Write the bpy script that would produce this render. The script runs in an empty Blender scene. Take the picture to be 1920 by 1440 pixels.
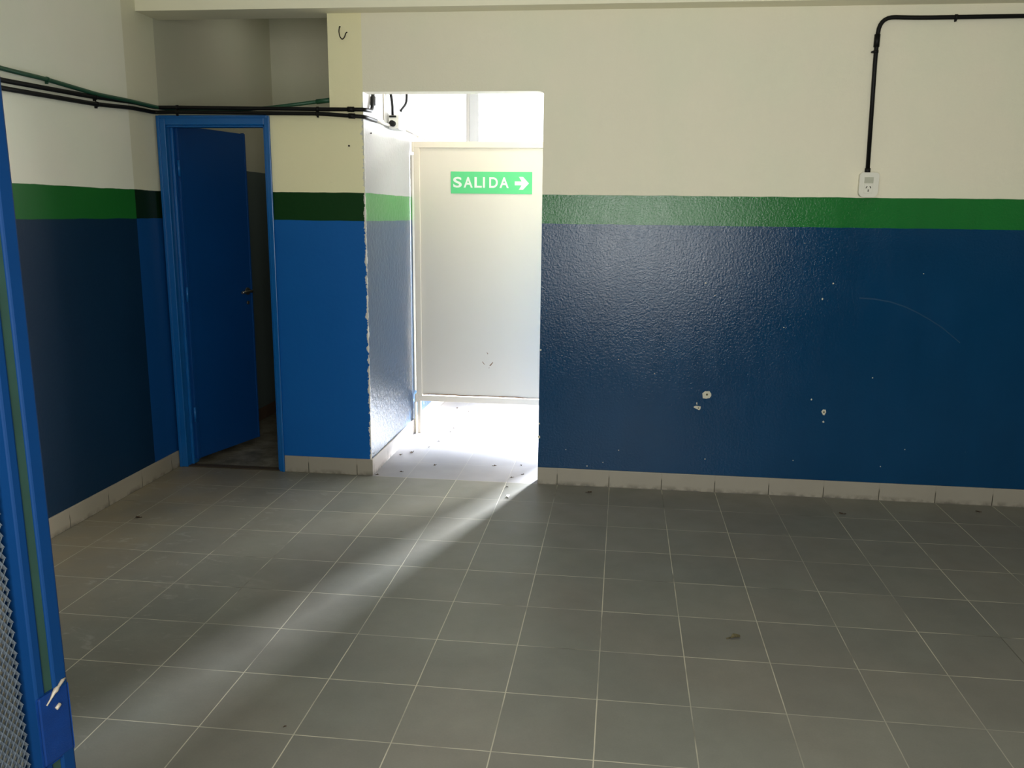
import bpy, bmesh, math, random
from mathutils import Vector, Matrix, noise as mnoise
C = bpy.context.scene.collection
random.seed(7)

# ------------------------------------------------------------------ helpers
def tag(o, label=None, cat=None, group=None, kind=None):
    if label: o['label'] = label
    if cat: o['category'] = cat
    if group: o['group'] = group
    if kind: o['kind'] = kind
    return o

def empty(name, loc, rz=0.0, **k):
    o = bpy.data.objects.new(name, None); C.objects.link(o)
    o.empty_display_size = .1
    o.location = loc; o.rotation_euler = (0, 0, rz)
    return tag(o, **k)

class MB:
    """collects shapes, links them as one mesh object"""
    def __init__(s): s.v = []; s.f = []; s.m = []; s.sm = []
    def add(s, vs, fs, mat=0, smooth=False):
        b = len(s.v); s.v += [tuple(p) for p in vs]
        for f in fs: s.f.append([b+i for i in f]); s.m.append(mat); s.sm.append(smooth)
    def box(s, x0, x1, y0, y1, z0, z1, mat=0):
        x0, x1 = sorted((x0, x1)); y0, y1 = sorted((y0, y1)); z0, z1 = sorted((z0, z1))
        vs = [(x, y, z) for z in (z0, z1) for y in (y0, y1) for x in (x0, x1)]
        s.add(vs, [(0,2,3,1), (4,5,7,6), (0,1,5,4), (2,6,7,3), (0,4,6,2), (1,3,7,5)], mat)
    def bbox(s, x0, x1, y0, y1, z0, z1, r=.003, mat=0):
        bm = bmesh.new(); bmesh.ops.create_cube(bm, size=1)
        for v in bm.verts:
            v.co = Vector(((x0+x1)/2+v.co.x*abs(x1-x0), (y0+y1)/2+v.co.y*abs(y1-y0), (z0+z1)/2+v.co.z*abs(z1-z0)))
        bmesh.ops.bevel(bm, geom=bm.edges[:], offset=r, segments=2, affect='EDGES', profile=.5)
        s.add([v.co[:] for v in bm.verts], [[v.index for v in f.verts] for f in bm.faces], mat); bm.free()
    def tube(s, pts, r, n=12, mat=0, rr=None, caps=True):
        pts = [Vector(p) for p in pts]; b = len(s.v); N = len(pts)
        up = Vector((0, 0, 1)); prev = None
        for i, p in enumerate(pts):
            t = (pts[min(i+1, N-1)]-pts[max(i-1, 0)]).normalized()
            if prev is None:
                a = t.cross(up)
                if a.length < .05: a = t.cross(Vector((1, 0, 0)))
                a.normalize()
            else:
                a = (prev - t*prev.dot(t)).normalized()
            prev = a; c = t.cross(a); R = rr[i] if rr else r
            for k in range(n):
                an = 2*math.pi*k/n
                s.v.append(tuple(p+R*(math.cos(an)*a+math.sin(an)*c)))
        for i in range(N-1):
            for k in range(n):
                s.f.append([b+i*n+k, b+i*n+(k+1) % n, b+(i+1)*n+(k+1) % n, b+(i+1)*n+k]); s.m.append(mat); s.sm.append(True)
        if caps:
            s.f.append([b+k for k in range(n)][::-1]); s.m.append(mat); s.sm.append(False)
            s.f.append([b+(N-1)*n+k for k in range(n)]); s.m.append(mat); s.sm.append(False)
    def poly_xz(s, pts, y0, y1, mat=0):
        n = len(pts)
        vs = [(x, y0, z) for x, z in pts]+[(x, y1, z) for x, z in pts]
        s.add(vs, [list(range(n)), list(range(n, 2*n))[::-1]]+[[i, (i+1) % n, n+(i+1) % n, n+i] for i in range(n)], mat)
    def build(s, name, mats, parent=None, **k):
        if not isinstance(mats, (list, tuple)): mats = [mats]
        me = bpy.data.meshes.new(name); me.from_pydata(s.v, [], s.f)
        for m in mats: me.materials.append(m)
        for i, p in enumerate(me.polygons): p.material_index = s.m[i]; p.use_smooth = s.sm[i]
        me.validate()
        bm = bmesh.new(); bm.from_mesh(me); bmesh.ops.recalc_face_normals(bm, faces=bm.faces[:]); bm.to_mesh(me); bm.free()
        o = bpy.data.objects.new(name, me); C.objects.link(o)
        if parent: o.parent = parent
        return tag(o, **k)

def fillet(pts, rad, seg=7):
    """round the inner corners of a polyline"""
    pts = [Vector(p) for p in pts]; out = [pts[0]]
    for i in range(1, len(pts)-1):
        a, b, c = pts[i-1], pts[i], pts[i+1]
        r = min(rad, (a-b).length*.45, (c-b).length*.45)
        p0 = b+(a-b).normalized()*r; p2 = b+(c-b).normalized()*r
        for k in range(seg+1):
            t = k/seg; out.append(p0*(1-t)**2+b*2*t*(1-t)+p2*t*t)
    out.append(pts[-1]); return out

# ------------------------------------------------------------------ node helpers
class NT:
    def __init__(s, name):
        s.mat = bpy.data.materials.new(name); s.mat.use_nodes = True
        s.t = s.mat.node_tree; s.n = s.t.nodes; s.l = s.t.links
        s.bsdf = s.n['Principled BSDF']
        s._pos = None
    def link(s, a, b): s.l.new(a, b)
    def set(s, sock, v):
        if hasattr(v, 'is_linked'): s.l.new(v, sock)
        elif isinstance(v, (tuple, list)): sock.default_value = (*v, 1) if len(v) == 3 and len(sock.default_value) == 4 else v
        else: sock.default_value = v
    def pos(s):
        if s._pos is None:
            g = s.n.new('ShaderNodeNewGeometry'); x = s.n.new('ShaderNodeSeparateXYZ'); s.link(g.outputs['Position'], x.inputs[0])
            s._pos = (g.outputs['Position'], x.outputs[0], x.outputs[1], x.outputs[2])
        return s._pos
    def m(s, op, a, b=None, c=None, clamp=False):
        n = s.n.new('ShaderNodeMath'); n.operation = op; n.use_clamp = clamp
        s.set(n.inputs[0], a)
        if b is not None: s.set(n.inputs[1], b)
        if c is not None: s.set(n.inputs[2], c)
        return n.outputs[0]
    def noise(s, scale, detail=3, rough=.5, vec=None, stretch=None, dist=0):
        n = s.n.new('ShaderNodeTexNoise'); n.inputs['Scale'].default_value = scale
        n.inputs['Detail'].default_value = detail; n.inputs['Roughness'].default_value = rough; n.inputs['Distortion'].default_value = dist
        v = vec or s.pos()[0]
        if stretch:
            mp = s.n.new('ShaderNodeMapping'); mp.inputs['Scale'].default_value = stretch; s.link(v, mp.inputs[0]); v = mp.outputs[0]
        s.link(v, n.inputs['Vector']); return n.outputs['Fac']
    def ramp(s, f, a, b, lo=0., hi=1.):
        n = s.n.new('ShaderNodeMapRange'); n.clamp = True
        s.set(n.inputs[0], f); n.inputs[1].default_value = a; n.inputs[2].default_value = b; n.inputs[3].default_value = lo; n.inputs[4].default_value = hi
        return n.outputs[0]
    def mix(s, f, a, b, mode='MIX'):
        n = s.n.new('ShaderNodeMix'); n.data_type = 'RGBA'; n.blend_type = mode
        s.set(n.inputs[0], f); s.set(n.inputs[6], a); s.set(n.inputs[7], b); return n.outputs[2]
    def bump(s, h, strength, dist, normal=None):
        n = s.n.new('ShaderNodeBump'); n.inputs['Strength'].default_value = strength; n.inputs['Distance'].default_value = dist
        s.link(h, n.inputs['Height'])
        if normal: s.link(normal, n.inputs['Normal'])
        return n.outputs[0]
    def out(s, col=None, rough=None, spec=None, normal=None, metal=None):
        b = s.bsdf
        if col is not None: s.set(b.inputs['Base Color'], col)
        if rough is not None: s.set(b.inputs['Roughness'], rough)
        if spec is not None: s.set(b.inputs['Specular IOR Level'], spec)
        if metal is not None: s.set(b.inputs['Metallic'], metal)
        if normal is not None: s.link(normal, b.inputs['Normal'])
        return s.mat

def plain(name, col, rough=.5, spec=.5, metal=0., var=.12, nscale=14, bumpd=0):
    k = NT(name); n = k.noise(nscale, 4)
    dark = tuple(c*(1-var) for c in col); lite = tuple(min(1, c*(1+var)) for c in col)
    c = k.mix(n, dark, lite)
    nm = k.bump(k.noise(nscale*12, 2), .4, bumpd) if bumpd else None
    return k.out(c, rough, spec, nm, metal)

def wall_paint(name, blue, green, cream, rough_lo=.3, zg=1.651, zb=1.495, bump=.0012, speck=0.0, edge=None, spec_lo=.5, peel=False, mottle=.1, coarse=.0012, streak=False):
    k = NT(name); P, X, Y, Z = k.pos()
    wob = k.m('MULTIPLY', k.m('SUBTRACT', k.noise(6, 3), .5), .010)
    z = k.m('ADD', Z, wob)
    isup = k.ramp(z, zg-.0015, zg+.0015); isgr = k.ramp(z, zb-.0015, zb+.0015)
    big = k.noise(1.6, 4, .6); strk = k.noise(5, 4, .6, stretch=(1, 1, .15))
    var = k.m('ADD', k.m('MULTIPLY', big, .6), k.m('MULTIPLY', strk, .4))
    lo = k.mix(var, tuple(c*(1-mottle*1.6) for c in blue), tuple(c*(1+mottle*2.2) for c in blue))
    gr = k.mix(var, tuple(c*(1-mottle*1.6) for c in green), tuple(c*(1+mottle*2.2) for c in green))
    cr = k.mix(var, tuple(c*(.95) for c in cream), tuple(min(1, c*1.05) for c in cream))
    # warm / cool blotches in the cream paint and faint scuffs
    cr = k.mix(k.ramp(k.noise(2.3, 2), .45, .6, 0, .35), cr, (cream[0]*.93, cream[1]*1.0, cream[2]*.97))
    cr = k.mix(k.ramp(k.noise(9, 6, .7), .68, .8, 0, .3), cr, tuple(c*.6 for c in cream))
    col = k.mix(isgr, lo, gr); col = k.mix(isup, col, cr)
    if speck:
        vo = k.n.new('ShaderNodeTexVoronoi'); vo.inputs['Scale'].default_value = 9; k.link(P, vo.inputs['Vector'])
        sp = k.m('MULTIPLY', k.ramp(vo.outputs['Distance'], .018*speck, .010*speck), k.ramp(Z, 1.4, 1.3))
        sp = k.m('MULTIPLY', sp, k.ramp(k.noise(1.1, 1), .48, .55))
        col = k.mix(sp, col, (.35, .38, .36))
    h = k.noise(82, 3, .65); h2 = k.noise(38, 3, .55)
    if peel:
        pm = k.m('MULTIPLY', k.ramp(k.noise(34, 5, .7, stretch=(1, 1, .6)), .545, .60), k.ramp(Z, .80, .10))
        col = k.mix(pm, col, (.012, .02, .03))
        pm2 = k.m('MULTIPLY', k.ramp(k.noise(27, 5, .7), .60, .64), k.ramp(Z, .6, .1))
        col = k.mix(pm2, col, (.5, .48, .42))
    if edge:   # chipped plaster along a corner: distance from the corner below a noisy limit
        ex, ey = edge
        d = k.m('ADD', k.m('ABSOLUTE', k.m('SUBTRACT', X, ex)), k.m('ABSOLUTE', k.m('SUBTRACT', Y, ey)))
        lim = k.m('MULTIPLY', k.m('SUBTRACT', k.noise(16, 5, .7), .40), .075)
        em = k.m('MULTIPLY', k.m('LESS_THAN', d, lim), k.ramp(Z, 2.2, 2.1))
        col = k.mix(em, col, (.62, .6, .54))
    rough = k.m('ADD', k.m('MULTIPLY', isup, .62-rough_lo), k.m('ADD', rough_lo, k.m('MULTIPLY', k.m('SUBTRACT', big, .5), .12)))
    if streak: rough = k.m('ADD', rough, k.m('MULTIPLY', k.m('SUBTRACT', k.noise(7, 6, .7, stretch=(1, 1, .35)), .42), .40))
    spec = k.m('ADD', k.m('MULTIPLY', isup, .2-spec_lo), spec_lo)
    nm = k.bump(h, .55, bump); nm = k.bump(h2, .5, coarse, nm)
    return k.out(col, rough, spec, nm)

# ------------------------------------------------------------------ materials
BLUE_OLD = (.004, .042, .110); GREEN_OLD = (.014, .150, .030); CREAM = (.84, .79, .63)
BLUE_NEW = (.004, .100, .36); GREEN_NEW = (.002, .036, .004); CREAM_NEW = (.86, .80, .52)
M_old = wall_paint('old_gloss_wall_paint', BLUE_OLD, GREEN_OLD, CREAM, .12, bump=.0027, speck=1., mottle=.16, spec_lo=.31, streak=True)
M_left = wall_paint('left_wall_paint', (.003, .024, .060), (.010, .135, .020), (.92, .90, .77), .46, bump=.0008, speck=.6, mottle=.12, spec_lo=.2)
M_new = wall_paint('new_wall_paint', BLUE_NEW, GREEN_NEW, CREAM_NEW, .45, bump=.0006, mottle=.06, edge=(-1.116, 0.), spec_lo=.2)
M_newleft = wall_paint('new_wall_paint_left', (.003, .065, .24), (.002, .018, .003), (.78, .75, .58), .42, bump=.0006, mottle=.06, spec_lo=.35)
M_corr = wall_paint('corridor_wall_paint', (.02, .06, .125), (.035, .22, .05), (.42, .41, .40), .30, bump=.0012, edge=(-1.116, 0.), peel=True, mottle=.1, spec_lo=.5, coarse=.006)
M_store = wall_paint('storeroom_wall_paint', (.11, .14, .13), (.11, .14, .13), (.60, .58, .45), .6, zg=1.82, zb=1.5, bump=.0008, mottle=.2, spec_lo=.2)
M_ceil = plain('ceiling_paint', (.80, .78, .68), .8, .2, var=.04, nscale=3, bumpd=.0006)
M_beam = plain('beam_paint', (.90, .86, .67), .75, .2, var=.04, nscale=3, bumpd=.0006)
M_chip = plain('bare_plaster_chip', (.60, .58, .47), .8, .2, var=.15, nscale=60)
M_chipdk = plain('plug_hole_dirt', (.10, .085, .05), .9, .1)
M_bluegate = plain('blue_gate_enamel', (.0008, .018, .068), .5, .14, var=.12, nscale=9, bumpd=.0004)
M_bluemetal = plain('blue_enamel_metal', (.004, .110, .36), .28, .5, var=.12, nscale=9, bumpd=.0004)
M_bluedoor = plain('dark_blue_door_paint', (.002, .055, .22), .36, .45, var=.10, nscale=3, bumpd=.0004)
M_handle = plain('handle_metal', (.30, .29, .25), .3, .5, .9)
M_black = plain('black_conduit', (.003, .003, .003), .55, .25, var=.2, nscale=30)
M_greenpipe = plain('green_conduit', (.012, .075, .035), .45, .5, var=.25, nscale=20)
M_paintpipe = plain('painted_conduit', (.66, .62, .56), .5, .4, var=.1)
M_white = plain('white_plastic', (.78, .76, .66), .45, .5, var=.03)
M_offwh = plain('white_box_plastic', (.85, .84, .80), .5, .4, var=.03)
M_slot = plain('socket_slots', (.05, .045, .03), .6, .3)
M_greyplastic = plain('grey_blank_module', (.50, .50, .40), .5, .4, var=.04)
M_cream = plain('cream_enamel_sheet', (.58, .525, .43), .5, .4, var=.035, nscale=2.2, bumpd=.0003)
M_creamfr = plain('cream_enamel_frame', (.62, .55, .44), .45, .4, var=.06, nscale=8, bumpd=.0003)
M_rust = plain('brown_rust', (.20, .11, .06), .8, .2, var=.4, nscale=60)
M_signg = plain('sign_green', (.085, .46, .17), .55, .35, var=.04, nscale=5)
M_signw = plain('sign_lettering', (.64, .65, .58), .55, .3, var=.02)
M_winfr = plain('window_frame_paint', (.40, .41, .42), .5, .4, var=.03)
M_wire = plain('dark_wire', (.03, .022, .014), .5, .4, .5)
M_leaf = plain('dry_leaf', (.075, .050, .032), .8, .2, var=.5, nscale=120)
M_leaflt = plain('pale_flake', (.72, .70, .68), .8, .2, var=.1, nscale=100)
M_olive = plain('olive_primer', (.010, .030, .022), .6, .3, var=.35, nscale=12)
M_weld = plain('worn_weld_metal', (.22, .19, .15), .6, .4, .2, var=.5, nscale=80)
M_galv = NT('galvanised_mesh')
M_galv = M_galv.out(M_galv.mix(M_galv.noise(60, 4), (.10, .13, .17), (.30, .34, .38)), .35, .5, None, .75)

def tile_floor():
    k = NT('grey_floor_tiles'); P, X, Y, Z = k.pos()
    TX, TY, OY = .3, .31474, -.01204
    wx = k.m('MULTIPLY', k.m('SUBTRACT', k.noise(9, 2), .5), .0018)
    def cell(c, T, off):
        u = k.m('DIVIDE', k.m('SUBTRACT', k.m('ADD', c, wx), off), T)
        fl = k.m('FLOOR', u); fr = k.m('SUBTRACT', u, fl)
        d = k.m('MULTIPLY', k.m('MINIMUM', fr, k.m('SUBTRACT', 1., fr)), T)
        return fl, d
    fx, dx = cell(X, TX, 0.); fy, dy = cell(Y, TY, OY)
    g = k.m('MAXIMUM', k.ramp(dx, .0024, .0012), k.ramp(dy, .0024, .0012))
    cm = k.n.new('ShaderNodeCombineXYZ'); k.link(fx, cm.inputs[0]); k.link(fy, cm.inputs[1])
    wn = k.n.new('ShaderNodeTexWhiteNoise'); wn.noise_dimensions = '3D'; k.link(cm.outputs[0], wn.inputs['Vector'])
    t = k.mix(wn.outputs['Value'], (.172, .168, .148), (.194, .187, .162))
    tint = k.mix(k.ramp(k.noise(1.3, 3), .4, .62), (.985, 1.01, .99), (1.02, .99, .96))
    t = k.mix(1., t, tint, 'MULTIPLY')
    cl = k.mix(k.ramp(k.noise(5.5, 6, .65), .35, .72), (.92, .92, .92), (1.06, 1.06, 1.06))
    t = k.mix(1., t, cl, 'MULTIPLY')
    fine = k.mix(k.noise(160, 2), (.93, .93, .93), (1.07, 1.07, 1.07)); t = k.mix(1., t, fine, 'MULTIPLY')
    # brown dust gathered along the left wall
    dust = k.m('MULTIPLY', k.ramp(k.m('ADD', X, k.m('MULTIPLY', k.noise(3, 5, .65), .9)), -1.15, -1.75), k.ramp(k.noise(4, 5), .35, .6, .45, 1.))
    t = k.mix(k.m('MULTIPLY', dust, .75), t, (.30, .245, .160))
    # pale scuffed dust by the storeroom door
    sc = k.m('MULTIPLY', k.ramp(k.noise(7, 6, .7, stretch=(1, 2.2, 1), dist=1.2), .57, .70), k.ramp(X, -1.0, -1.5))
    t = k.mix(k.m('MULTIPLY', sc, .28), t, (.50, .48, .42))
    # grout: pale in most joints, dirty dark or faint in others
    gl = k.mix(k.ramp(k.noise(1.1, 2), .50, .60), (.50, .46, .36), (.33, .31, .25))
    gd = k.mix(k.ramp(k.noise(2.1, 3), .60, .66), gl, (.10, .09, .07))
    vis = k.ramp(k.noise(3.1, 3, .6), .30, .52, .25, 1.)
    col = k.mix(k.m('MULTIPLY', g, vis), t, gd)
    # passage floor: same kind of tile, its colour lightened
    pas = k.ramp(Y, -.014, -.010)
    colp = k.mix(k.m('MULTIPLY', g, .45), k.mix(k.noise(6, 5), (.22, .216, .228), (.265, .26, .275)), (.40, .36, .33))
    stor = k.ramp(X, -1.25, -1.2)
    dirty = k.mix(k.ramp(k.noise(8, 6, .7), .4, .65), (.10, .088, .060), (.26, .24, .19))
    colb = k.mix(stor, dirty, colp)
    col = k.mix(pas, col, colb)
    rough = k.ramp(k.noise(4, 5), .3, .7, .36, .50)
    h = k.m('SUBTRACT', 1., g)
    nm = k.bump(h, .35, .0012); nm = k.bump(k.noise(45, 3), .25, .0006, nm)
    return k.out(col, rough, .42, nm)
M_floor = tile_floor()

def skirting(name, axis, off=0., T=.3, col=(.33, .30, .245)):
    k = NT(name); P, X, Y, Z = k.pos(); c = (X, Y)[axis]
    u = k.m('DIVIDE', k.m('SUBTRACT', c, off), T); fr = k.m('FRACT', u)
    d = k.m('MULTIPLY', k.m('MINIMUM', fr, k.m('SUBTRACT', 1., fr)), T)
    g = k.m('MULTIPLY', k.ramp(d, .0030, .0016), k.ramp(Z, .072, .055, .12, 1.))
    t = k.mix(k.noise(5, 4), tuple(a*.9 for a in col), tuple(a*1.08 for a in col))
    t = k.mix(k.m('MULTIPLY', k.ramp(Z, .03, .0), k.ramp(k.noise(20, 4), .4, .6)), t, tuple(a*.45 for a in col))
    return k.out(k.mix(g, t, (.05, .045, .03)), .45, .4)
M_skx = skirting('skirting_tiles_back', 0, -.003)
M_sky = skirting('skirting_tiles_left', 1, -.10, .32, (.36, .32, .25))
M_skc = skirting('skirting_tiles_passage', 1, .02, .3, (.66, .60, .56))

# ------------------------------------------------------------------ the setting
XL, XR, YF, YB, ZC = -2.335, 4.2, -4.80, 3.15, 2.98
S = dict(kind='structure')
b = MB(); b.box(XL-.15, XR+.15, YF-1.9, YB+.15, -.08, 0.0); b.build('floor', M_floor, **S)
b = MB(); b.box(XL-.15, XR+.15, YF-.15, YB+.15, ZC, ZC+.1); b.build('ceiling', M_ceil, **S)
b = MB()
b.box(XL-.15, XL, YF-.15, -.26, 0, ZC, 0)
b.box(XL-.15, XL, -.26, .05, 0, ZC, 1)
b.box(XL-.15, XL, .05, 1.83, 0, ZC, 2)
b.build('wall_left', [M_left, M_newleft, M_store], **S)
b = MB(); b.box(XR, XR+.15, YF-.15, YB+.15, 0, ZC); b.build('wall_right', M_old, **S)
# wall with the open passage
OX0, OX1, OH, TH = -1.116, -.118, 2.192, .10
b = MB()
b.box(OX0, OX1, 0, TH, OH, ZC)
b.box(OX1, XR, 0, TH, 0, ZC)
def blob(cx, cz, r, n=8, asp=1.): return [(cx+r*random.uniform(.7, 1.2)*math.cos(6.283*i/n), cz+asp*r*random.uniform(.7, 1.2)*math.sin(6.283*i/n)) for i in range(n)]
ch = [(1.006,1.47,2), (1.295,1.411,2), (.786,1.188,4), (1.458,1.2,4), (.839,1.121,2.5), (1.409,1.116,5), (1.218,.956,3), (1.916,1.261,2.5),
      (.579,.816,2), (.532,.677,2.5), (1.707,.693,3), (.329,.75,2), (.009,.762,2), (1.394,.56,4), (1.914,.297,2.5), (.836,.192,3), (1.794,.194,3),
      (1.321,.207,2.5), (.347,.222,2.5), (.043,.212,2), (.259,.145,2.5), (.168,.119,3)]
for x, z, r in ch: b.poly_xz(blob(x, z, r/1000*1.15), 0, -.0006, 1)
big = [[(.801,.573),(.815,.585),(.84,.586),(.85,.571),(.85,.559),(.842,.547),(.824,.543),(.805,.544)],
       [(.758,.496),(.771,.5),(.796,.497),(.795,.483),(.788,.475),(.777,.481),(.758,.489)],
       [(.772,.522),(.776,.517),(.776,.505),(.77,.511)],
       [(1.452,.493),(1.46,.506),(1.475,.505),(1.478,.491),(1.47,.473),(1.462,.476)],
       [(1.467,.443),(1.474,.435),(1.468,.43),(1.461,.435)]]
for p in big: b.poly_xz(p, 0, -.0008, 1)
for x, z, r in [(.827,.566,.007), (.784,.488,.004), (1.466,.491,.005)]: b.poly_xz(blob(x, z, r), -.0009, -.0012, 2)
# faint pale scuff arc
arc = [(1.60,1.126), (1.68,1.122), (1.765,1.108), (1.835,1.086), (1.901,1.057), (1.97,1.020), (2.039,.978), (2.139,.899)]
for (xa, za), (xb, zb) in zip(arc, arc[1:]): b.poly_xz([(xa, za-.004), (xb, zb-.004), (xb, zb+.003), (xa, za+.003)], 0, -.0003, 3)
# chips knocked off the free corner of this wall
for z, r in [(.28, .009), (.79, .006), (.36, .005)]: b.poly_xz(blob(OX1+.004, z, r), 0, -.0008, 1)
b.build('wall_back', [M_old, M_chip, M_chipdk, plain('scuffed_blue', (.014, .055, .12), .3, .4)], **S)
# short wall end beside the passage and the passage's left wall in one
b = MB()
bm_x0, bm_x1 = -1.306, OX0
b.add([(bm_x0,0,0),(bm_x1,0,0),(bm_x1,0,ZC),(bm_x0,0,ZC)], [(0,1,2,3)], 0)
b.add([(bm_x1,0,0),(bm_x1,YB,0),(bm_x1,YB,ZC),(bm_x1,0,ZC)], [(0,1,2,3)], 1)
b.add([(bm_x0,0,0),(bm_x0,YB,0),(bm_x0,YB,ZC),(bm_x0,0,ZC)], [(3,2,1,0)], 2)
b.add([(bm_x0,YB,0),(bm_x1,YB,0),(bm_x1,YB,ZC),(bm_x0,YB,ZC)], [(3,2,1,0)], 1)
b.build('wall_passage', [M_new, M_corr, M_store], **S)
# low wall beside and around the storeroom door
DX0, DX1, PH = -2.316, -1.655, 2.068
b = MB(); b.box(DX1, bm_x0, 0, TH, 0, PH); b.build('wall_partition', M_new, **S)
b = MB(); b.box(XL, bm_x0, 1.68, 1.83, 0, ZC); b.build('wall_storeroom', M_store, **S)
b = MB(); b.box(XL, XR, -.123, .10, 2.597, ZC); b.build('trim_1', M_beam, **S)
# wall behind, with the gateway the picture is taken from
GX0, GX1, GH = -.665, 1.45, 2.12
b = MB(); b.box(XL, GX0, YF-.15, YF, 0, ZC); b.box(GX1, XR, YF-.15, YF, 0, ZC); b.box(GX0, GX1, YF-.15, YF, GH, ZC)
b.build('wall_front', M_old, **S)
# unseen walls and roof added outside the gateway to block the sky
b = MB(); q = YF-.15
b.box(-2.2, -2.05, q-1.75, q, 0, ZC); b.box(3.0, 3.15, q-1.75, q, 0, ZC); b.box(-2.2, 3.15, q-1.9, q-1.75, 0, ZC); b.box(-2.2, 3.15, q-1.9, q, ZC, ZC+.1)
b.build('wall_skyblock', plain('skyblock_paint', (.30, .29, .25), .8, .1), **S)
# far wall of the passage: long window and an open exit beside it
b = MB()
EX0, EX1, EH = .42, 1.12, 2.25
WZ0, WZ1 = .95, 2.80
b.box(OX0, EX0, YB, YB+.15, 0, WZ0); b.box(OX0, EX0, YB, YB+.15, WZ1, ZC)
b.box(EX0, EX1, YB, YB+.15, EH, ZC)
b.box(EX1, XR, YB, YB+.15, 0, WZ0); b.box(EX1, XR, YB, YB+.15, WZ1, ZC)
b.box(EX0-.08, EX0, YB, YB+.15, WZ0, WZ1); b.box(EX1, EX1+.08, YB, YB+.15, WZ0, WZ1); b.box(OX0, OX0+.02, YB, YB+.15, WZ0, WZ1)
b.build('wall_far', M_corr, **S)

def thin_glass():
    k = NT('window_glass'); n = k.n; out = n['Material Output']
    tr = n.new('ShaderNodeBsdfTransparent'); gl = n.new('ShaderNodeBsdfGlossy'); gl.inputs['Roughness'].default_value = .05
    mx = n.new('ShaderNodeMixShader'); mx.inputs[0].default_value = .06
    k.link(tr.outputs[0], mx.inputs[1]); k.link(gl.outputs[0], mx.inputs[2]); k.link(mx.outputs[0], out.inputs['Surface'])
    return k.mat
M_glass = thin_glass()
def window(name, x0, x1, posts, y=YB):
    w = empty(name, ((x0+x1)/2, y+.05, WZ0), **S)
    def loc(mb, nm, mat):
        o = mb.build(nm, mat, w); o.matrix_parent_inverse = Matrix.Translation(w.location).inverted(); return o
    f = MB(); t = .035
    f.bbox(x0, x1, y+.02, y+.08, WZ0, WZ0+t, .004); f.bbox(x0, x1, y+.02, y+.08, WZ1-t, WZ1, .004)
    f.bbox(x0, x0+t, y+.02, y+.08, WZ0+t, WZ1-t, .004); f.bbox(x1-t, x1, y+.02, y+.08, WZ0+t, WZ1-t, .004)
    loc(f, 'window_frame', M_winfr)
    for p, wd in posts:
        m = MB(); m.bbox(p-wd/2, p+wd/2, y+.015, y+.085, WZ0+t, WZ1-t, .004); loc(m, 'mullion', M_winfr)
    g = MB(); g.box(x0+t, x1-t, y+.048, y+.052, WZ0+t, WZ1-t); loc(g, 'pane', M_glass)
    return w
window('window_1', OX0+.02, EX0-.08, [(-1.055, .085), (-.30, .05)])
window('window_2', EX1+.08, XR, [(1.95, .05), (2.7, .05), (3.45, .05)])

# skirtings
def board(name, segs, mat):
    m = MB()
    for s in segs: m.bbox(*s, .0025)
    return m.build(name, mat, **S)
H = .10
board('baseboard_left', [(XL, XL+.010, YF, -.002, 0, H)], M_sky)
board('baseboard_back', [(OX1, XR, -.010, 0, 0, H)], M_skx)
board('baseboard_pillar', [(DX1+.003, OX0+.009, -.010, 0, 0, H)], M_skx)
board('baseboard_passage', [(OX0, OX0+.010, 0.0, YB, 0, H)], M_skc)
board('baseboard_storeroom', [(XL, XL+.010, .12, 1.68, 0, .09), (XL+.01, bm_x0, 1.67, 1.68, 0, .09)], plain('brown_skirting', (.12, .075, .05), .6, .3))
board('baseboard_right', [(XR-.010, XR, YF, -.01, 0, H)], M_sky)
# brown threshold strip under the storeroom door
b = MB(); b.bbox(DX0+.03, DX1-.02, -.006, .05, 0.0, .006, .002); b.build('trim_2', plain('threshold_metal', (.06, .045, .03), .6, .3), **S)

# ------------------------------------------------------------------ storeroom door
d = empty('door_1', ((DX0+DX1)/2, .03, 0), kind='structure')
inv = Matrix.Translation(d.location).inverted()
f = MB()
W1 = .046
f.bbox(DX0, DX0+W1, -.014, .10, 0, 2.062, .004); f.bbox(DX1-.030, DX1, -.014, .10, 0, 2.062, .004); f.bbox(DX0+W1, DX1-.030, -.014, .10, 2.016, 2.062, .004)
# raised outer bead and rebate stop
f.bbox(DX0-.004, DX0+.014, -.020, -.010, 0, 2.066, .003); f.bbox(DX1-.012, DX1+.004, -.020, -.010, 0, 2.066, .003); f.bbox(DX0+.01, DX1-.01, -.020, -.010, 2.052, 2.068, .003)
f.bbox(DX0+W1, DX0+W1+.016, .035, .10, 0.006, 2.016, .003); f.bbox(DX1-.042, DX1-.03, .0, .055, 0.006, 2.016, .003); f.bbox(DX0+W1, DX1-.03, .0, .055, 2.004, 2.016, .003)
o = f.build('door_frame', M_bluemetal, d); o.matrix_parent_inverse = inv
# leaf, opened into the storeroom: from the hinge to its free end
hx, hy = -2.236, .045; ex, ey = -2.086, .615
L = math.hypot(ex-hx, ey-hy); ang = math.atan2(ey-hy, ex-hx)
leaf = MB(); zt = 2.022; zb_ = .035
leaf.bbox(0, L, 0, .038, zb_, zt, .003)
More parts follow.
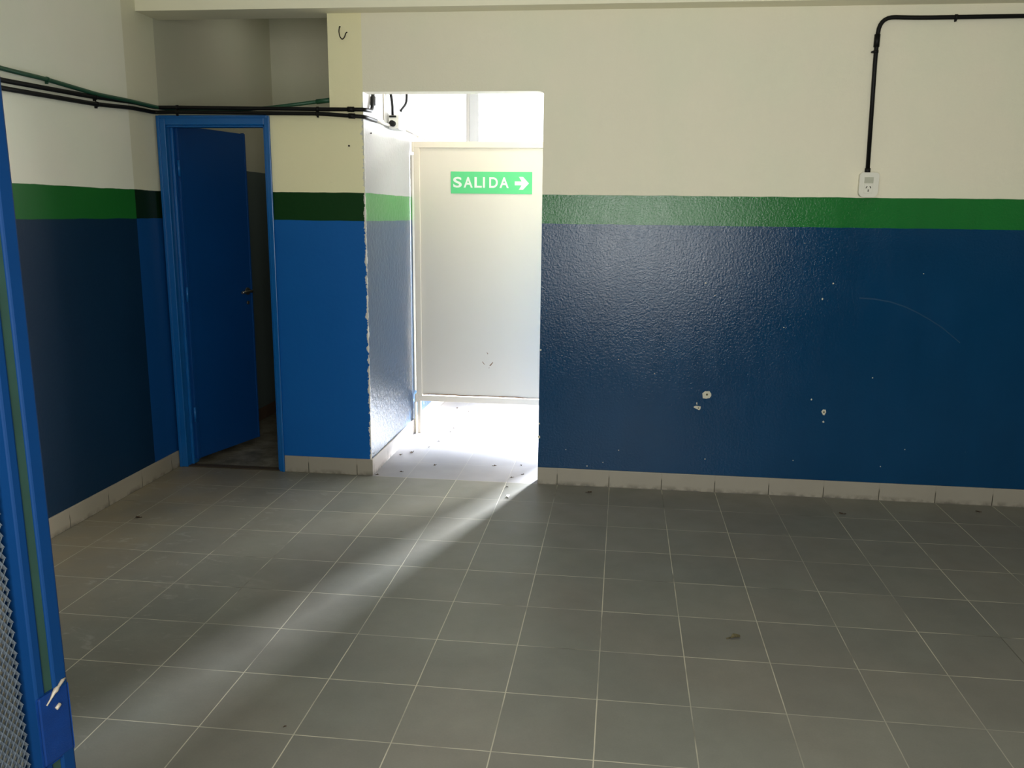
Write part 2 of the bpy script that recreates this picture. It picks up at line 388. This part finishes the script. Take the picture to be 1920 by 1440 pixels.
# folded edge return by the hinge side and the free edge lip
leaf.bbox(.0, .026, -.006, .002, zb_, zt, .003); leaf.bbox(L-.012, L, -.003, .001, zb_, zt, .001)
leaf.bbox(L-.004, L+.002, .006, .030, zb_+.05, zt+.006, .001)
lo = leaf.build('door_leaf', M_bluedoor, d)
lo.matrix_parent_inverse = inv; lo.location = (hx, hy, 0); lo.rotation_euler = (0, 0, ang)
h = MB()
h.tube([(L-.055, -.004, 1.03), (L-.055, -.010, 1.03)], .024, 16)
h.tube([(L-.055, -.008, 1.03), (L-.055, -.045, 1.03)], .009, 10)
h.tube(fillet([(L-.055, -.045, 1.032), (L-.100, -.050, 1.033), (L-.155, -.046, 1.028)], .02), .0085, 10)
ho = h.build('door_handle', M_handle, lo)
h = MB(); h.tube([(L-.055, -.003, .955), (L-.055, -.009, .955)], .012, 14); h.build('keyhole', M_handle, lo)
for z in (.32, 1.05, 1.78):
    h = MB(); h.tube([(-.004, -.006, z-.045), (-.004, -.006, z+.045)], .008, 10); h.build('hinge', M_bluemetal, lo)

# ------------------------------------------------------------------ cream metal screen with the exit sign
PY = 1.02; sx0, sx1 = -1.088, .13
scr = empty('metal_screen', (-.48, PY, 0), label='cream painted metal screen panel standing on thin legs inside the bright passage', cat='screen')
inv = Matrix.Translation(scr.location).inverted()
def part(mb, nm, mat, root=scr, iv=None, **k):
    o = mb.build(nm, mat, root, **k); o.matrix_parent_inverse = iv or inv; return o
p = MB()
p.bbox(sx0, sx1, PY-.005, PY+.030, 1.972, 2.013, .003); p.bbox(sx0, sx1, PY-.005, PY+.030, .236, .276, .003)
p.bbox(sx0, sx0+.040, PY-.004, PY+.029, .236, 2.012, .003); p.bbox(sx1-.04, sx1, PY-.004, PY+.029, .236, 2.012, .003)
part(p, 'frame', M_creamfr)
p = MB(); p.box(sx0+.038, sx1-.038, PY+.006, PY+.012, .284, 1.974)
for q in [[(-.588,.601),(-.577,.590),(-.580,.583)], [(-.545,.531),(-.541,.528),(-.558,.504),(-.569,.503)], [(-.566,.489),(-.571,.493),(-.573,.485)], [(-.62,.53),(-.616,.532),(-.600,.512),(-.603,.510)]]:
    p.poly_xz(q, PY+.006, PY+.0053, 1)
part(p, 'sheet', [M_cream, M_rust])
p = MB()
pts = [(sx0+.045+i*.045, .286+random.uniform(-.003, .0035)) for i in range(26)]
for (x0, z0), (x1, z1) in zip(pts, pts[1:]):
    hgt = random.uniform(.002, .006); p.poly_xz([(x0, z0-hgt), (x1, z1-hgt), (x1, z1+.001), (x0, z0+.001)], PY+.0058, PY+.003)
part(p, 'rust_seam', M_rust)
for x in (sx0+.006, sx1-.028):
    p = MB(); p.bbox(x, x+.022, PY-.003, PY+.022, 0, .238, .002); part(p, 'leg', M_creamfr)
p = MB(); p.bbox(sx0-.014, sx0+.002, PY-.006, PY+.03, 1.945, 2.013, .003); part(p, 'hinge', M_creamfr)
p = MB(); p.bbox(sx0-.012, sx0+.004, PY-.008, PY+.03, .225, .285, .003)
p.tube([(sx0+.02, PY-.006, .245), (sx0+.02, PY-.010, .245)], .004, 8)
part(p, 'hinge', M_creamfr)
p = MB(); p.bbox(OX0+.001, OX0+.034, PY+.045, PY+.10, .30, 1.93, .002); part(p, 'wall_jamb', M_offwh)
# bracket fixed low on the wall, behind the leg
p = MB(); p.bbox(OX0+.0105, OX0+.020, PY-.005, PY+.035, .002, .225, .002)
p.build('wall_bracket', plain('brown_cream_metal', (.42, .38, .29), .6, .3), label='narrow metal strip fixed low on the passage wall beside the screen leg', cat='bracket')

# exit sign
sg = MB(); SX0, SX1, SZ0, SZ1 = -.835, -.285, 1.676, 1.820; sy = PY+.0045
sg.box(SX0, SX1, sy-.0015, sy+.0015, SZ0, SZ1)
sign = sg.build('exit_sign', M_signg, label='green SALIDA sign with white arrow on the cream metal screen', cat='sign')
def text_mesh(txt, size, off):
    c = bpy.data.curves.new('t', 'FONT'); c.body = txt; c.size = size; c.offset = off; c.extrude = .0006; c.align_x = 'LEFT'
    o = bpy.data.objects.new('t', c); C.objects.link(o)
    dg = bpy.context.evaluated_depsgraph_get(); me = bpy.data.meshes.new_from_object(o.evaluated_get(dg))
    bpy.data.objects.remove(o); return me
letters = [('S', -.8190), ('A', -.7480), ('L', -.6740), ('I', -.6170), ('D', -.5740), ('A', -.5040)]
widths = {'S': .058, 'A': .062, 'L': .050, 'I': .014, 'D': .058}
for chh, x in letters:
    me = text_mesh(chh, .1, .0022)
    xs = [v.co.x for v in me.vertices]; ys = [v.co.y for v in me.vertices]
    w = max(xs)-min(xs); hh = max(ys)-min(ys); Hh = .070; ww = widths[chh]
    for v in me.vertices:
        X = (v.co.x-min(xs))/w*ww; Z = (v.co.y-min(ys))/hh*Hh; dpt = v.co.z
        v.co = (x+X, sy-.0021-dpt, 1.7145+Z)
    me.materials.clear(); me.materials.append(M_signw)
    o = bpy.data.objects.new('letter', me); C.objects.link(o); o.parent = sign
a = MB()
az = 1.7455; a0, a1 = -.402, -.306
a.poly_xz([(a0, az-.013), (a0+.046, az-.013), (a0+.028, az-.042), (a0+.056, az-.042), (a1, az), (a0+.056, az+.042), (a0+.028, az+.042), (a0+.046, az+.013), (a0, az+.013)], sy-.0016, sy-.003)
a.build('arrow', M_signw, sign)

# ------------------------------------------------------------------ conduits
def clip(mb, p, axis, r, up=True):
    """saddle round a pipe with a little nail ear"""
    x, y, z = p; w = .006
    if axis == 'x':
        mb.tube([(x-w, y, z), (x+w, y, z)], r*1.28, 12); mb.bbox(x-.004, x+.004, y-.002, min(y+r+.004, -.0005) if y < 0 else y, z-r*1.9, z-r*.8, .001)
    elif axis == 'y':
        mb.tube([(x, y-w, z), (x, y+w, z)], r*1.28, 12); mb.bbox(x-r-.0015, x+.002, y-.004, y+.004, z-r*1.9, z-r*.8, .001)
    else:
        mb.tube([(x, y, z-w), (x, y, z+w)], r*1.28, 12); mb.bbox(x-r*1.9, x-r*.8, y-.002, -.0005, z-.004, z+.004, .001)
R = .0105
def pipe(pts, r, mat, label, clips=(), joints=(), name='conduit_pipe', rad=.05):
    m = MB(); m.tube(fillet(pts, rad), r, 14)
    o = m.build(name, mat, label=label, cat='pipe')
    for c in clips:
        k = MB(); clip(k, c[0], c[1], r); k.build('clip', mat, o)
    for a_, b_ in joints:
        k = MB(); k.tube([a_, b_], r*1.35, 14); k.build('coupling', mat, o)
    return o
xl = XL+.012
pipe([(xl, -4.6, 2.135), (xl, -1.22, 2.078), (xl, -.62, 2.092), (xl, -.22, 2.112), (xl+.012, -.030, 2.108), (-2.20, -.030, 2.108), (-1.36, -.030, 2.097), (-1.112+.01, -.022, 2.096), (OX0+.016, .115, 2.103), (OX0+.014, .150, 2.19), (OX0+.014, .160, 2.97)],
     R, M_black, 'upper of two black conduits over the blue door frame, bending upward in the passage',
     [((xl, -.568, 2.094), 'y'), ((-2.18, -.030, 2.1075), 'x'), ((-1.365, -.030, 2.0975), 'x')], [((-1.195, -.027, 2.0965), (-1.160, -.026, 2.0962)), ((OX0+.015, .140, 2.14), (OX0+.014, .152, 2.185))], rad=.035)
pipe([(xl, -4.6, 2.105), (xl, -1.22, 2.045), (xl, -.568, 2.060), (xl, -.25, 2.080), (xl+.014, -.040, 2.080), (-2.20, -.040, 2.082), (-1.36, -.036, 2.073), (-1.18, -.028, 2.062), (OX0+.014, -.018, 2.058), (OX0+.013, .20, 2.060)],
     R, M_black, 'lower black conduit, running just along the top of the blue door frame',
     [((xl, -.560, 2.0605), 'y'), ((-2.18, -.040, 2.0818), 'x'), ((-1.365, -.036, 2.0732), 'x')], [((-1.19, -.028, 2.0622), (-1.155, -.025, 2.061))], rad=.03)
pipe([(xl+.004, -4.6, 2.25), (xl+.004, -1.21, 2.125), (xl+.004, -.95, 2.124), (xl+.006, -.55, 2.108), (xl+.012, -.30, 2.112), (-2.29, .015, 2.107), (-1.95, .055, 2.100), (-1.70, .055, 2.113), (-1.308, .055, 2.157)],
     R*.95, M_greenpipe, 'green conduit rising above the black pipes and ending at the wall corner over the partition',
     [((xl+.004, -.93, 2.123), 'y')], [((-1.40, .055, 2.147), (-1.310, .055, 2.157))], rad=.06)
pipe([(OX0+.012, .20, 2.060), (OX0+.012, .56, 2.064)], .008, M_paintpipe, 'short white painted conduit between the black pipe end and the white junction box', rad=.02)
pipe([(OX0+.009, .68, 2.080), (OX0+.009, YB-.02, 2.05)], .009, M_paintpipe, 'long white painted conduit leaving the junction box along the passage wall',
     [((OX0+.009, 1.25, 2.071), 'y')], rad=.02)
pipe([(OX0+.030, .50, 2.125), (OX0+.030, .495, 2.20), (OX0+.014, .485, 2.30), (OX0+.014, .485, 2.97)], .008, M_black, 'thin black conduit dropping straight down into the white junction box', rad=.05)
pipe([(OX0+.006, .845, 2.60), (OX0+.030, .850, 2.30), (OX0+.030, .84, 2.235), (OX0+.008, .79, 2.188), (OX0+.006, .785, 2.18)], .007, M_black, 'curved black cable end hanging on the passage wall above the junction box', name='loose_cable', rad=.05)
pipe([(OX0+.004, .40, 2.085), (OX0+.004, .40, 2.97)], .004, M_paintpipe, 'thin white painted cable going up the passage wall just left of the junction box', name='painted_cable')

jb = MB(); jb.bbox(OX0, OX0+.062, .505, .665, 2.045, 2.130, .006)
j = jb.build('junction_box', M_offwh, label='small white junction box on the passage wall above the screen', cat='junction box')
k = MB(); k.bbox(OX0+.062, OX0+.067, .502, .668, 2.042, 2.133, .002); k.build('cover', M_offwh, j)
k = MB(); k.tube([(OX0+.030, .475, 2.075), (OX0+.030, .51, 2.075)], .018, 14); k.bbox(OX0+.008, OX0+.052, .494, .506, 2.112, 2.122, .002); k.build('gland_shade', M_black, j)  # black gland, also painting in the shade on the box's near face

# right-hand conduit and its socket
cy_ = -.018
pts = [(1.579, cy_, 1.775), (1.567, cy_, 2.37), (1.572, cy_, 2.538), (1.75, cy_, 2.531), (XR, cy_, 2.540)]
pipe(pts, .0105, M_black, 'black conduit bending down the right wall to the white socket', [((1.567, cy_, 2.372), 'z'), ((1.937, cy_, 2.5318), 'x')],
     [((1.579, cy_, 1.776), (1.5785, cy_, 1.80)), ((1.5675, cy_, 2.395), (1.568, cy_, 2.455))], rad=.085)
def rrect(x0, x1, z0, z1, rt, rb, n=7):
    out = []
    for cx, cz, r, a0 in [(x1-rt, z1-rt, rt, 0), (x0+rt, z1-rt, rt, 90), (x0+rb, z0+rb, rb, 180), (x1-rb, z0+rb, rb, 270)]:
        for i in range(n+1):
            t = math.radians(a0+90*i/n); out.append((cx+r*math.cos(t), cz+r*math.sin(t)))
    return out
s0 = MB(); s0.poly_xz(rrect(1.541, 1.630, 1.656, 1.776, .016, .022), -.0005, -.036)
so = s0.build('power_socket', M_white, label='white wall socket at the foot of the black conduit on the right', cat='socket')
k = MB(); k.poly_xz(rrect(1.537, 1.634, 1.652, 1.778, .018, .030), -.036, -.042); k.build('face_plate', M_white, so)
k = MB(); k.bbox(1.561, 1.606, -.045, -.041, 1.724, 1.754, .0015); k.bbox(1.561, 1.606, -.0455, -.0445, 1.738, 1.740, .0003); k.build('blank_module', M_greyplastic, so)
k = MB(); k.bbox(1.561, 1.606, -.0445, -.041, 1.673, 1.721, .0015); kk = k.build('outlet', M_white, so)
k = MB()
for cx, cz, rot in [(1.574, 1.703, -.5), (1.593, 1.703, .5), (1.5835, 1.686, 0)]:
    q = [(-.0022, -.006), (.0022, -.006), (.0022, .006), (-.0022, .006)]
    k.poly_xz([(cx+a*math.cos(rot)-b_*math.sin(rot), cz+a*math.sin(rot)+b_*math.cos(rot)) for a, b_ in q], -.0444, -.0449)
k.build('slots', M_slot, kk)

# wire hook
m = MB(); hk = [(-1.233, 2.528), (-1.2375, 2.502), (-1.233, 2.476), (-1.2205, 2.460), (-1.207, 2.472), (-1.1985, 2.494), (-1.191, 2.499)]
m.tube(fillet([(hk[0][0], .0, hk[0][1])]+[(x, -.012, z) for x, z in hk], .008, 4), .0030, 8)
m.build('wire_hook', M_wire, label='bent dark wire hook sticking out high on the pillar', cat='hook')
# screw in the pillar and plug in passage wall
for loc, ax, lab in [((-1.200, -.001, 1.905), 'y', 'tiny dark screw in the cream paint of the pillar'), ((OX0+.001, .13, 1.985), 'x', 'tiny dark screw in the passage wall under the pipes')]:
    m = MB(); q = (loc[0], loc[1]-.005, loc[2]) if ax == 'y' else (loc[0]+.005, loc[1], loc[2])
    m.tube([loc, q], .004, 8); m.tube([(q[0], q[1], q[2]), (q[0]-(0 if ax == 'y' else -.001), q[1]-(.001 if ax == 'y' else 0), q[2])], .0055, 8)
    m.build('screw', M_wire, label=lab, cat='screw')

# ------------------------------------------------------------------ debris on the floor
def leaf_obj(x, y, size, kind, label, group=None, name='dead_leaf'):
    m = MB(); n = 9; rs = [random.uniform(.6, 1.15) for _ in range(n)]
    rim = []; z0 = .0005
    asp = random.uniform(.45, .7)
    for i in range(n):
        t = 2*math.pi*i/n; rim.append((size*rs[i]*math.cos(t), size*rs[i]*asp*math.sin(t), z0+abs(math.sin(t*1.0))*size*random.uniform(.2, .6)))
    vs = [(0, 0, z0)]+rim
    m.add(vs, [(0, 1+i, 1+(i+1) % n) for i in range(n)])
    m.tube([(size*.8, 0, .002), (size*1.5, size*.15, .003)], size*.07, 6)
    o = m.build(name, kind, label=label, cat='debris', group=group)
    sm = o.modifiers.new('thick', 'SOLIDIFY'); sm.thickness = .0008; sm.offset = 1
    o.location = (x, y, .0008); o.rotation_euler = (0, 0, random.uniform(0, 6.28))
    return o
D = M_leaf
for x, y, s, k_, lab in [
    (-2.084, -.882, .016, D, 'dark curled leaf on the dusty floor by the left skirting'),
    (.193, -.127, .016, D, 'dark curled leaf at the foot of the blue wall just right of the passage'),
    (1.533, -.274, .017, D, 'dark curled leaf near the skirting below the wall socket'),
    (2.276, -.127, .014, D, 'dark curled leaf at the far right end of the blue wall'),
    (.799, -1.732, .024, plain('brown_leaf', (.10, .085, .045), .8, .2, var=.5, nscale=90), 'brown leaf alone in the middle of the tiled floor'),
    (-.254, -.262, .020, M_leaflt, 'pale flake on the lit tiles in front of the passage'),
    (-.287, -.096, .009, D, 'small dark crumb behind the pale flake at the passage mouth'),
    (-.640, -2.496, .005, D, 'tiny dark crumb on the nearest tiles, left of centre'),
    (-1.085, .012, .010, D, 'brown scrap against the pillar skirting at the passage mouth'),
    (-.996, .510, .022, D, 'largest dark leaf on the passage floor beside the skirting'),
    (-1.055, .443, .016, D, 'curled leaf touching the skirting in front of the largest dark leaf'),
    (-.505, 1.124, .016, M_leaflt, 'pale flake on the passage floor under the screen'),
    (-.739, 1.861, .017, M_leaflt, 'pale flake far back on the passage floor behind the screen'),
    (-.955, 1.824, .017, D, 'dark scrap far back on the passage floor behind the screen leg'),
    ]:
    leaf_obj(x, y, s, k_, lab, name='pale_flake' if k_ is M_leaflt else 'dead_leaf')
for x, y in [(-.842,1.729), (-.855,1.191), (-.86,1.08), (-.887,.81), (-.918,.654), (-.609,.906), (-.416,.3), (-.256,.337), (-.221,.152), (-.282,.078), (-.96,.089), (-.788,.252)]:
    leaf_obj(x, y, random.uniform(.008, .012), D, 'small dark crumb scattered on the bright passage floor', 'crumbs on the passage floor', name='leaf_crumb')

# ------------------------------------------------------------------ mesh gate on the left, in front
Ex, Ey = -.4300, -3.722; Hx, Hy = -.640, YF+.02
GL = math.hypot(Ex-Hx, Ey-Hy); ga = math.atan2(Ey-Hy, Ex-Hx)
gate = empty('mesh_gate', (Hx, Hy, 0), ga, label='blue steel gate with expanded metal mesh standing open at the left edge', cat='gate')
gate.rotation_euler[0] = -.0085
# local frame: x from the hinge to the free edge, +y away from the camera side, -y faces the room's middle
ZG0, ZG1 = .035, 2.06
fr = MB()
fr.bbox(GL-.022, GL, -.020, .020, ZG0, ZG1, .003)           # outer flat
fr.bbox(GL-.050, GL-.035, -.018, .020, ZG0, ZG1, .003)      # inner flat
fr.bbox(0, .05, -.018, .020, ZG0, ZG1, .003)
for z in (ZG0, ZG1-.05): fr.bbox(.05, GL-.049, -.016, .018, z, z+.05, .003)
fr.build('frame', M_bluegate, gate)
st = MB(); st.box(GL-.036, GL-.021, -.0155, .016, ZG0+.004, ZG1-.004); st.build('edge_groove', M_olive, gate, label='olive green groove')
pl = MB(); pl.bbox(GL-.0505, GL+.0005, -.0203, -.016, .79, .895, .004); plate = pl.build('lock_plate', plain('deep_blue_enamel', (.0012, .016, .080), .4, .25, var=.25, nscale=40, bumpd=.001), gate)
w = MB()
wp = [(GL-.038, -.0212, .879), (GL-.031, -.0215, .885), (GL-.026, -.022, .891), (GL-.022, -.0222, .894), (GL-.017, -.0217, .896), (GL-.010, -.0215, .901), (GL-.004, -.0212, .902)]
w.tube(wp, .003, 8, rr=[.0010, .0014, .0024, .0038, .0020, .0026, .0012]); w.tube([(GL-.024, -.021, .866), (GL-.017, -.021, .870)], .0028, 8)
w.build('weld_bead', M_weld, plate)
# expanded metal: staggered diamonds of slanted strands
ms = MB(); px_, pz_ = .0095, .0150; x0, x1 = .052, GL-.049; z0, z1 = ZG0+.05, ZG1-.05
nx = int((x1-x0)/px_); nz = int((z1-z0)/pz_)
V = []; F = []
def strand(a, b_):
    ax, az_ = a; bx, bz = b_; t = .00105; dpt = .0024
    base = len(V); dx, dz = bx-ax, bz-az_; l = math.hypot(dx, dz); nxx, nzz = -dz/l*t, dx/l*t
    sgn = 1 if dx > 0 else -1
    V.extend([(ax+nxx, -dpt*sgn-.001, az_+nzz), (ax-nxx, dpt*sgn-.001, az_-nzz), (bx-nxx, dpt*sgn-.001, bz-nzz), (bx+nxx, -dpt*sgn-.001, bz+nzz)])
    V.extend([(v[0], v[1]+.0014, v[2]) for v in V[base:base+4]])
    for q in ((0,1,2,3), (7,6,5,4), (0,3,7,4), (1,5,6,2)): F.append([base+i for i in q])
for i in range(nx):
    for j_ in range(nz):
        cx = x0+(i+.5)*px_; cz = z0+(j_+.5)*pz_
        T = (cx, cz+pz_/2); Bt = (cx, cz-pz_/2); Lf = (cx-px_/2, cz); Rt = (cx+px_/2, cz)
        strand(Bt, Lf); strand(Bt, Rt); strand(Lf, T); strand(Rt, T)
me = bpy.data.meshes.new('wire_mesh'); me.from_pydata(V, [], F); me.materials.append(M_galv)
o = bpy.data.objects.new('wire_mesh', me); C.objects.link(o); o.parent = gate
for z in (.35, 1.05, 1.75):
    hh = MB(); hh.tube([(-.012, 0, z-.05), (-.012, 0, z+.05)], .011, 12); hh.build('hinge', M_bluemetal, gate)

# ------------------------------------------------------------------ light
wd = bpy.data.worlds.new('sky'); bpy.context.scene.world = wd; wd.use_nodes = True
bg = wd.node_tree.nodes['Background']; bg.inputs[0].default_value = (.93, .96, 1., 1); bg.inputs[1].default_value = 2.2
def area(name, loc, rot, sx_, sy_, power, col, spread=180):
    l = bpy.data.lights.new(name, 'AREA'); l.shape = 'RECTANGLE'; l.size = sx_; l.size_y = sy_; l.energy = power; l.color = col; l.spread = math.radians(spread)
    o = bpy.data.objects.new(name, l); C.objects.link(o); o.location = loc; o.rotation_euler = rot; return o
R90 = math.pi/2
# daylight through the gateway behind the camera (faces +y)
area('gateway_daylight', (.42, YF-.20, 1.47), (R90, 0, 0), 1.7, 1.20, 99, (.975, .99, .955))
# passage daylight: exit doorway and long windows
def aim(loc, to): return (Vector(to)-Vector(loc)).to_track_quat('-Z', 'Y').to_euler()
l0 = (.80, YB+.20, 1.5)
area('exit_daylight', l0, aim(l0, (-.50, -.7, .0)), .60, 1.3, 500, (.88, .93, 1.), 75)
l1 = (2.1, YB+.20, 2.1)
area('side_daylight', l1, aim(l1, (-.8, -.2, .0)), 1.3, 1.2, 62, (1., .97, .92), 60)
area('window_daylight', (2.6, YB+.18, 1.9), (-R90, 0, 0), 2.8, 1.7, 30, (1., .98, .94))
area('window_daylight', (-.35, YB+.18, 1.9), (-R90, 0, 0), 1.3, 1.7, 50, (.96, .97, 1.))
# fill strip added below the passage ceiling to brighten screen and floor
area('passage_fill', (.5, .62, ZC-.01), (0, 0, 0), 2.6, .6, 31, (1., .985, .97))
# weak fill added below the storeroom ceiling to brighten its walls
area('storeroom_fill', (-1.8, 1.0, ZC-.02), (0, 0, 0), .5, .5, 1.1, (1., .97, .88))
# high fill added behind the camera for the upper walls, no window there
area('upper_wall_fill', (1.0, YF+.02, 2.62), (R90-.05, 0, 0), 4.5, .55, 6, (1., .985, .93))

# ------------------------------------------------------------------ camera
cam = bpy.data.cameras.new('camera'); co = bpy.data.objects.new('camera', cam); C.objects.link(co)
r = Vector((.99292852, .11808693, .01218322)); w_ = Vector((-.11342314, .97396443, -.19628671)).normalized()
u = (-w_).cross(r).normalized(); r = u.cross(-w_).normalized()
mt = Matrix((r, u, -w_)).transposed().to_4x4(); mt.translation = Vector((.3352267, -4.7234254, 1.54425611))
co.matrix_world = mt
cam.sensor_width = 36; cam.lens = 1585.888/1920*36; cam.shift_x = -(979.431-960)/1920; cam.shift_y = (719.118-720)/1920
cam.clip_start = .02
bpy.context.scene.camera = co
sc = bpy.context.scene
sc.view_settings.view_transform = 'Standard'; sc.view_settings.look = 'None'; sc.view_settings.exposure = 0; sc.view_settings.gamma = 1
sc.cycles.use_denoising = True
sc.cycles.max_bounces = 8; sc.cycles.diffuse_bounces = 5
